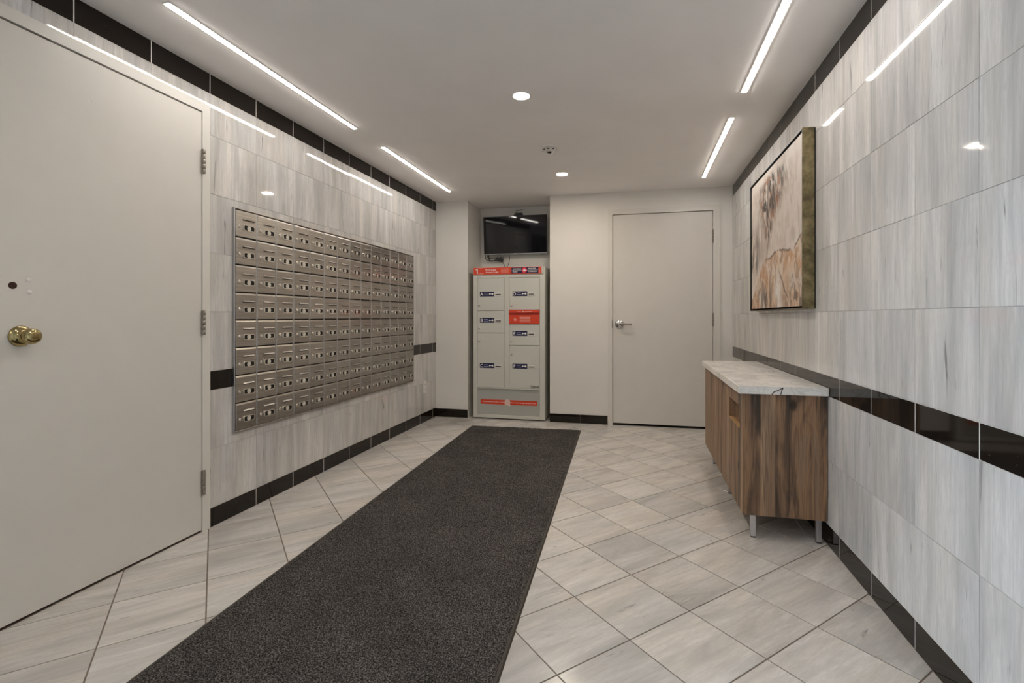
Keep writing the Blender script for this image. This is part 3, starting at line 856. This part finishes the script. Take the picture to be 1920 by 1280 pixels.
link('cord', tube_mesh(smooth_path([(-1.445, tvy+.03, 1.83), (-1.438, tvy+.03, 1.77), (-1.448, tvy+.03, 1.71), (-1.475, tvy+.03, 1.665), (-1.505, tvy+.03, 1.70), (-1.52, tvy+.035, 1.75), (-1.515, tvy+.04, 1.79)], 6), .0035), lc, None, M_BLACKPL)

# ================================================================== floor mat
ang = math.radians(2.18)
RW, RL = 1.10, 4.6
rd_ = Vector((-math.sin(ang), math.cos(ang))); rx_ = Vector((math.cos(ang), math.sin(ang)))
far_mid = Vector((-1.083, 4.716))
rc_ = far_mid - rd_*(RL/2)
RM = Matrix(((rx_.x, rd_.x, 0, rc_.x), (rx_.y, rd_.y, 0, rc_.y), (0, 0, 1, 0), (0, 0, 0, 1)))
mat_ = link('floor_mat', None, None, RM)
tag(mat_, 'long dark charcoal carpet runner with a thin rubber edge on the tile floor', 'mat')
bm = bmesh.new(); vs = bm_box(bm, -RW/2, RW/2, -RL/2, RL/2, .0004, .0056)
for v in vs:
    if v.co.z > .003: v.co.x *= 1-.012/RW; v.co.y *= 1-.012/RL
link('rubber_border', me_from_bm(bm, 'border'), mat_, RM, M_RUBBER)
def grid_mesh(name, xs, ys, z):
    nx, ny = len(xs), len(ys)
    co = np.empty((ny, nx, 3)); co[..., 0] = xs[None]; co[..., 1] = ys[:, None]; co[..., 2] = z
    idx = np.arange(nx*ny).reshape(ny, nx)
    q = np.stack([idx[:-1, :-1], idx[:-1, 1:], idx[1:, 1:], idx[1:, :-1]], -1).reshape(-1, 4)
    me = bpy.data.meshes.new(name)
    me.vertices.add(nx*ny); me.vertices.foreach_set('co', co.ravel())
    me.loops.add(q.size); me.loops.foreach_set('vertex_index', q.ravel().astype(np.int32))
    me.polygons.add(len(q)); me.polygons.foreach_set('loop_start', np.arange(0, q.size, 4, dtype=np.int32))
    me.update(calc_edges=True); me.validate(); return me
rng = np.random.default_rng(3)
px_ = np.linspace(-RW/2+.014, RW/2-.014, 230); py_ = np.linspace(-RL/2+.014, RL/2-.014, 960)
zz = .0088+rng.normal(0, .0016, (960, 230)).clip(-.003, .004)
zz[0, :] = zz[-1, :] = .0052; zz[:, 0] = zz[:, -1] = .0052
pile = link('carpet_pile', grid_mesh('pile', px_, py_, zz), mat_, RM, M_RUG)
pile['kind'] = 'stuff'

# ================================================================== cabinet on the right
CX0, CX1, CY0, CY1, CZ0, CZ1 = .512, XR-.003, 2.625, 4.03, .114, .718
cab = thing('base_cabinet', ((CX0+CX1)/2, (CY0+CY1)/2, 0), 'low rustic brown wood cabinet on chrome legs against the right wall', 'cabinet')
box('end_panel', CX0, CX1, CY0, CY0+.018, CZ0, CZ1, M_WOOD, cab, .001)
box('end_panel', CX0+.02, CX1, CY1-.018, CY1, CZ0, CZ1, M_WOOD, cab, .001)
box('bottom_panel', CX0+.02, CX1, CY0+.018, CY1-.018, CZ0, CZ0+.018, M_WOOD, cab)
box('top_panel', CX0+.02, CX1, CY0+.018, CY1-.018, CZ1-.018, CZ1, M_WOOD, cab)
box('back_panel', CX1-.012, CX1, CY0+.018, CY1-.018, CZ0+.018, CZ1-.018, M_WOOD, cab)
box('divider_panel', CX0+.02, CX1-.012, 3.255, 3.273, CZ0+.018, CZ1-.018, M_WOOD, cab)
# near front panel with the cut-out
OY0, OY1, OZ0, OZ1 = 2.705, 2.998, .528, .642
fy0, fy1 = CY0+.019, 3.262
d1 = boxes('front_panel', [(CX0, CX0+.018, fy0, OY0, CZ0, CZ1-.002), (CX0, CX0+.018, OY1, fy1, CZ0, CZ1-.002),
                           (CX0, CX0+.018, OY0, OY1, CZ0, OZ0), (CX0, CX0+.018, OY0, OY1, OZ1, CZ1-.002)], M_WOOD, cab, (CX0+.009, (fy0+fy1)/2, (CZ0+CZ1)/2))
d1['label'] = 'front panel with a rectangular drop slot'
box('slot_ledge', CX0-.002, CX0+.020, OY0, OY1, OZ0-.002, OZ0+.006, M_WOODEDGE, d1, .001)
pd = .030
boxes('slot_pocket', [(CX0+.018+pd, CX0+.022+pd, OY0-.008, OY1+.008, OZ0-.008, OZ1+.008), (CX0+.018, CX0+.018+pd, OY1, OY1+.008, OZ0-.008, OZ1+.008),
                      (CX0+.018, CX0+.018+pd, OY0-.008, OY0, OZ0-.008, OZ1+.008), (CX0+.018, CX0+.018+pd, OY0, OY1, OZ1, OZ1+.008), (CX0+.018, CX0+.018+pd, OY0, OY1, OZ0-.008, OZ0)], M_WOOD, d1, (CX0+.03, (OY0+OY1)/2, (OZ0+OZ1)/2))
box('front_panel', CX0, CX0+.018, 3.266, CY1-.001, CZ0, CZ1-.002, M_WOOD, cab, .001)
for lx in (.561, .858):
    for ly in (2.645, 3.265, 3.905):
        lg = box('leg', lx-.0115, lx+.0115, ly-.0115, ly+.0115, .006, CZ0, M_LEG, cab, .0012)
        box('foot_pad', lx-.0105, lx+.0105, ly-.0105, ly+.0105, .0003, .006, M_BLACKPL, lg)
ct = link('countertop', box_mesh(XR-.001-.488, 4.045-2.606, .040, .003, 2), None, T((.488+XR-.001)/2, (4.045+2.606)/2, CZ1+.0205), M_QUARTZ)
tag(ct, 'white marble countertop with a dark crack lying on the wooden cabinet', 'countertop')
vein = []
for a, b in (((.640, .720), (.650, .733)), ((.650, .733), (.668, .740)), ((.668, .740), (.690, .754)), ((.690, .754), (.684, .738)), ((.684, .738), (.680, .721))):
    vein.append((a, b))
bm = bmesh.new()
for (a, b) in vein:
    p, q = Vector((a[0], a[1])), Vector((b[0], b[1]))
    d = (q-p).normalized(); n_ = Vector((-d.y, d.x))*.0022
    vs = [bm.verts.new((v.x, 2.6058, v.y)) for v in (p-n_-d*.001, q-n_+d*.001, q+n_+d*.001, p+n_-d*.001)]
    bm.faces.new(vs)
link('dark_vein', me_from_bm(bm, 'vein'), ct, None, plain('vein_ink', (.05, .045, .045), .4))
cd = link('power_cord', tube_mesh(smooth_path([(.80, 3.05, .1), (.80, 2.9, .06), (.815, 2.76, .02), (.83, 2.70, .0035), (.875, 2.68, .0035)]), .002), None, None, plain('grey_cord', (.3, .3, .3), .5))
tag(cd, 'thin white cord dangling beneath the wooden cabinet', 'cord')

# ================================================================== painting on the right wall
PY0, PY1, PZ0, PZ1, PX = 2.790, 3.992, 1.141, 2.078, .830
pt = thing('framed_painting', (XR, (PY0+PY1)/2, PZ0), 'framed abstract painting in cream, brown and rust on the right wall', 'painting')
fwid = .0022
for a0, a1, b0, b1 in ((PY0, PY0+fwid, PZ0, PZ1), (PY1-fwid, PY1, PZ0, PZ1), (PY0+fwid, PY1-fwid, PZ0, PZ0+fwid), (PY0+fwid, PY1-fwid, PZ1-fwid, PZ1)):
    box('frame_bar', PX, XR-.007, a0, a1, b0, b1, M_GOLD, pt, .0006)
for a0, a1, b0, b1 in ((PY0+fwid, PY0+.006, PZ0+fwid, PZ1-fwid), (PY1-.006, PY1-fwid, PZ0+fwid, PZ1-fwid), (PY0+.006, PY1-.006, PZ0+fwid, PZ0+.006), (PY0+.006, PY1-.006, PZ1-.006, PZ1-fwid)):
    box('black_liner', PX-.0004, XR-.017, a0, a1, b0, b1, M_BLACKPL, pt)
box('backing_board', XR-.016, XR-.001, PY0+fwid, PY1-fwid, PZ0+fwid, PZ1-fwid, M_DARK, pt)
gap = .016
rs = np.random.default_rng(11)
def vnoise(x, y, seed):
    r = np.random.default_rng(seed).random((64, 64))
    xi, yi = np.floor(x).astype(int), np.floor(y).astype(int)
    fx, fy = x-xi, y-yi
    fx = fx*fx*(3-2*fx); fy = fy*fy*(3-2*fy)
    g_ = lambda i, j: r[i % 64, j % 64]
    return (g_(xi, yi)*(1-fx)*(1-fy)+g_(xi+1, yi)*fx*(1-fy)+g_(xi, yi+1)*(1-fx)*fy+g_(xi+1, yi+1)*fx*fy)
def fbm(x, y, seed, o=5):
    s, a, t_ = 0, .5, 0
    for k in range(o):
        s = s+a*vnoise(x*2**k, y*2**k, seed+k); t_ += a; a *= .55
    return s/t_
def sst(a, b, x):
    t_ = np.clip((x-a)/(b-a), 0, 1); return t_*t_*(3-2*t_)
nu, nv = 330, 258
U, V = np.meshgrid(np.linspace(0, 1, nu), np.linspace(0, 1, nv))       # u: far edge -> near edge, v: bottom -> top
colr = np.ones((nv, nu, 3))*np.array([.66, .575, .51])
def lay(mask, c):
    global colr
    colr = colr*(1-mask[..., None])+np.array(c)*mask[..., None]
A = fbm(U*5, V*5, 1); B = fbm(U*22, V*7, 20); Cc = fbm(U*9, V*9, 40); D = fbm(U*40, V*16, 60)
lay(.65*sst(.45, .7, A), (.72, .66, .60)); lay(.4*sst(.5, .75, Cc), (.52, .40, .33)); lay(.35*sst(.52, .8, B), (.45, .38, .33))
# tree-like splash
cx_ = .43+.03*np.sin(V*9)+.06*(V-.7); wd = .05+.19*sst(.46, .88, V)*sst(1.02, .90, V)
msk = np.exp(-((U-cx_)/np.maximum(wd, .01))**2)*sst(.40, .58, V)*sst(.98, .90, V)
m2 = np.clip(msk*1.6, 0, 1)
lay(.75*m2*sst(.44, .60, fbm(U*14, V*10, 80)), (.40, .29, .225))
lay(.85*m2*sst(.46, .60, fbm(U*30, V*11, 90)), (.20, .135, .10))
lay(.95*m2*sst(.53, .64, fbm(U*40+V*10, V*12, 95)), (.045, .032, .026))
lay(.8*m2*sst(.60, .66, fbm(U*30, V*14+9, 97)), (.34, .14, .06))
stem = np.exp(-((U-(.44-.28*np.clip(.60-V, 0, 1)))/.016)**2)*sst(.30, .42, V)*sst(.68, .56, V)
lay(.7*stem*sst(.35, .55, D), (.16, .11, .085))
lay(.5*sst(.56, .66, fbm(U*34, V*9, 210))*sst(.2, .5, V)*sst(.9, .6, V), (.42, .33, .28))
# grey haze low at the far edge
gh = sst(.36, .04, U+.16*(A-.5))*sst(.74, .50, V)*sst(.22, .36, V)
lay(.85*gh*sst(.34, .55, B), (.22, .18, .155))
lay(.6*gh*sst(.54, .62, fbm(U*40, V*8, 220)), (.08, .065, .055))
# rust slope under a dark ridge
ridge = .37+.022*np.sin(U*13)+.03*(fbm(U*16, V*0+3, 120, 4)-.5)*2-.30*sst(.36, .0, U)+.045*sst(.8, 1.0, U)
below = sst(.012, -.012, V-ridge)
fade = sst(.03, .2, V+.10*(A-.5))
lay(below*.8*sst(.30, .55, fbm(U*7, V*6, 130)), (.60, .40, .26))
lay(below*.8*fade*sst(.38, .64, fbm(U*12+V*5, V*10, 131)), (.48, .25, .11))
lay(below*.8*fade*sst(.50, .62, fbm(U*24, V*15, 140)), (.68, .56, .45))
lay(below*.8*sst(.50, .64, fbm(U*18, V*20, 150))*sst(.42, .05, U), (.50, .15, .045))
lay(below*.55*sst(.54, .66, fbm(U*34, V*16, 155)), (.26, .14, .08))
rl_ = np.exp(-((V-ridge)/.007)**2)*sst(.36, .52, fbm(U*26, V*3, 160))*sst(.3, .42, U)
lay(.95*rl_, (.09, .055, .04))
# bottom streaks
bs = sst(.24, .05, V+.08*(B-.5))
lay(.95*bs*sst(.42, .56, fbm(U*26, V*5, 170))*np.exp(-((U-.36)/.17)**2), (.10, .085, .075))
lay(.9*bs*sst(.44, .56, fbm(U*34, V*16, 180))*np.exp(-((U-.92)/.2)**2), (.14, .09, .065))
wl = np.exp(-((U-(.60-.15*(V-.1)))/.06)**2)*sst(.30, .1, V)
lay(.85*wl*sst(.35, .5, Cc), (.76, .72, .68))
cr = np.exp(-((U-(.62+.75*np.clip(.25-V, 0, 1)+.03*(Cc-.5)))/.008)**2)*sst(.27, .2, V)*sst(.02, .06, V)
lay(.9*cr, (.07, .05, .04))
colr = colr*(1+(rs.random((nv, nu, 1))-.5)*.12)
us = np.linspace(PY1-gap, PY0+gap, nu); vz = np.linspace(PZ0+gap, PZ1-gap, nv)
cyc, czc = (PY0+PY1)/2, (PZ0+PZ1)/2
relief = .0012*(D-.5)
cm = grid_mesh('canvas', -(us-cyc), vz-czc, relief)        # local x = -world y, as seen from the front
ca = cm.color_attributes.new('paint', 'FLOAT_COLOR', 'POINT')
rgba = np.concatenate([colr, np.ones((nv, nu, 1))], -1).astype(np.float32)
ca.data.foreach_set('color', rgba.ravel())
M_CANVAS, t_, b_ = nt('painted_canvas')
at = t_.nodes.new('ShaderNodeAttribute'); at.attribute_name = 'paint'
t_.links.new(at.outputs['Color'], b_.inputs['Base Color']); b_.inputs['Roughness'].default_value = .6
cv = link('canvas', cm, pt, fr('R', PX+.007, cyc, czc), M_CANVAS)
cs = box('stretcher', PX+.009, XR-.016, PY0+gap, PY1-gap, PZ0+gap, PZ1-gap, M_BLACKPL, pt)
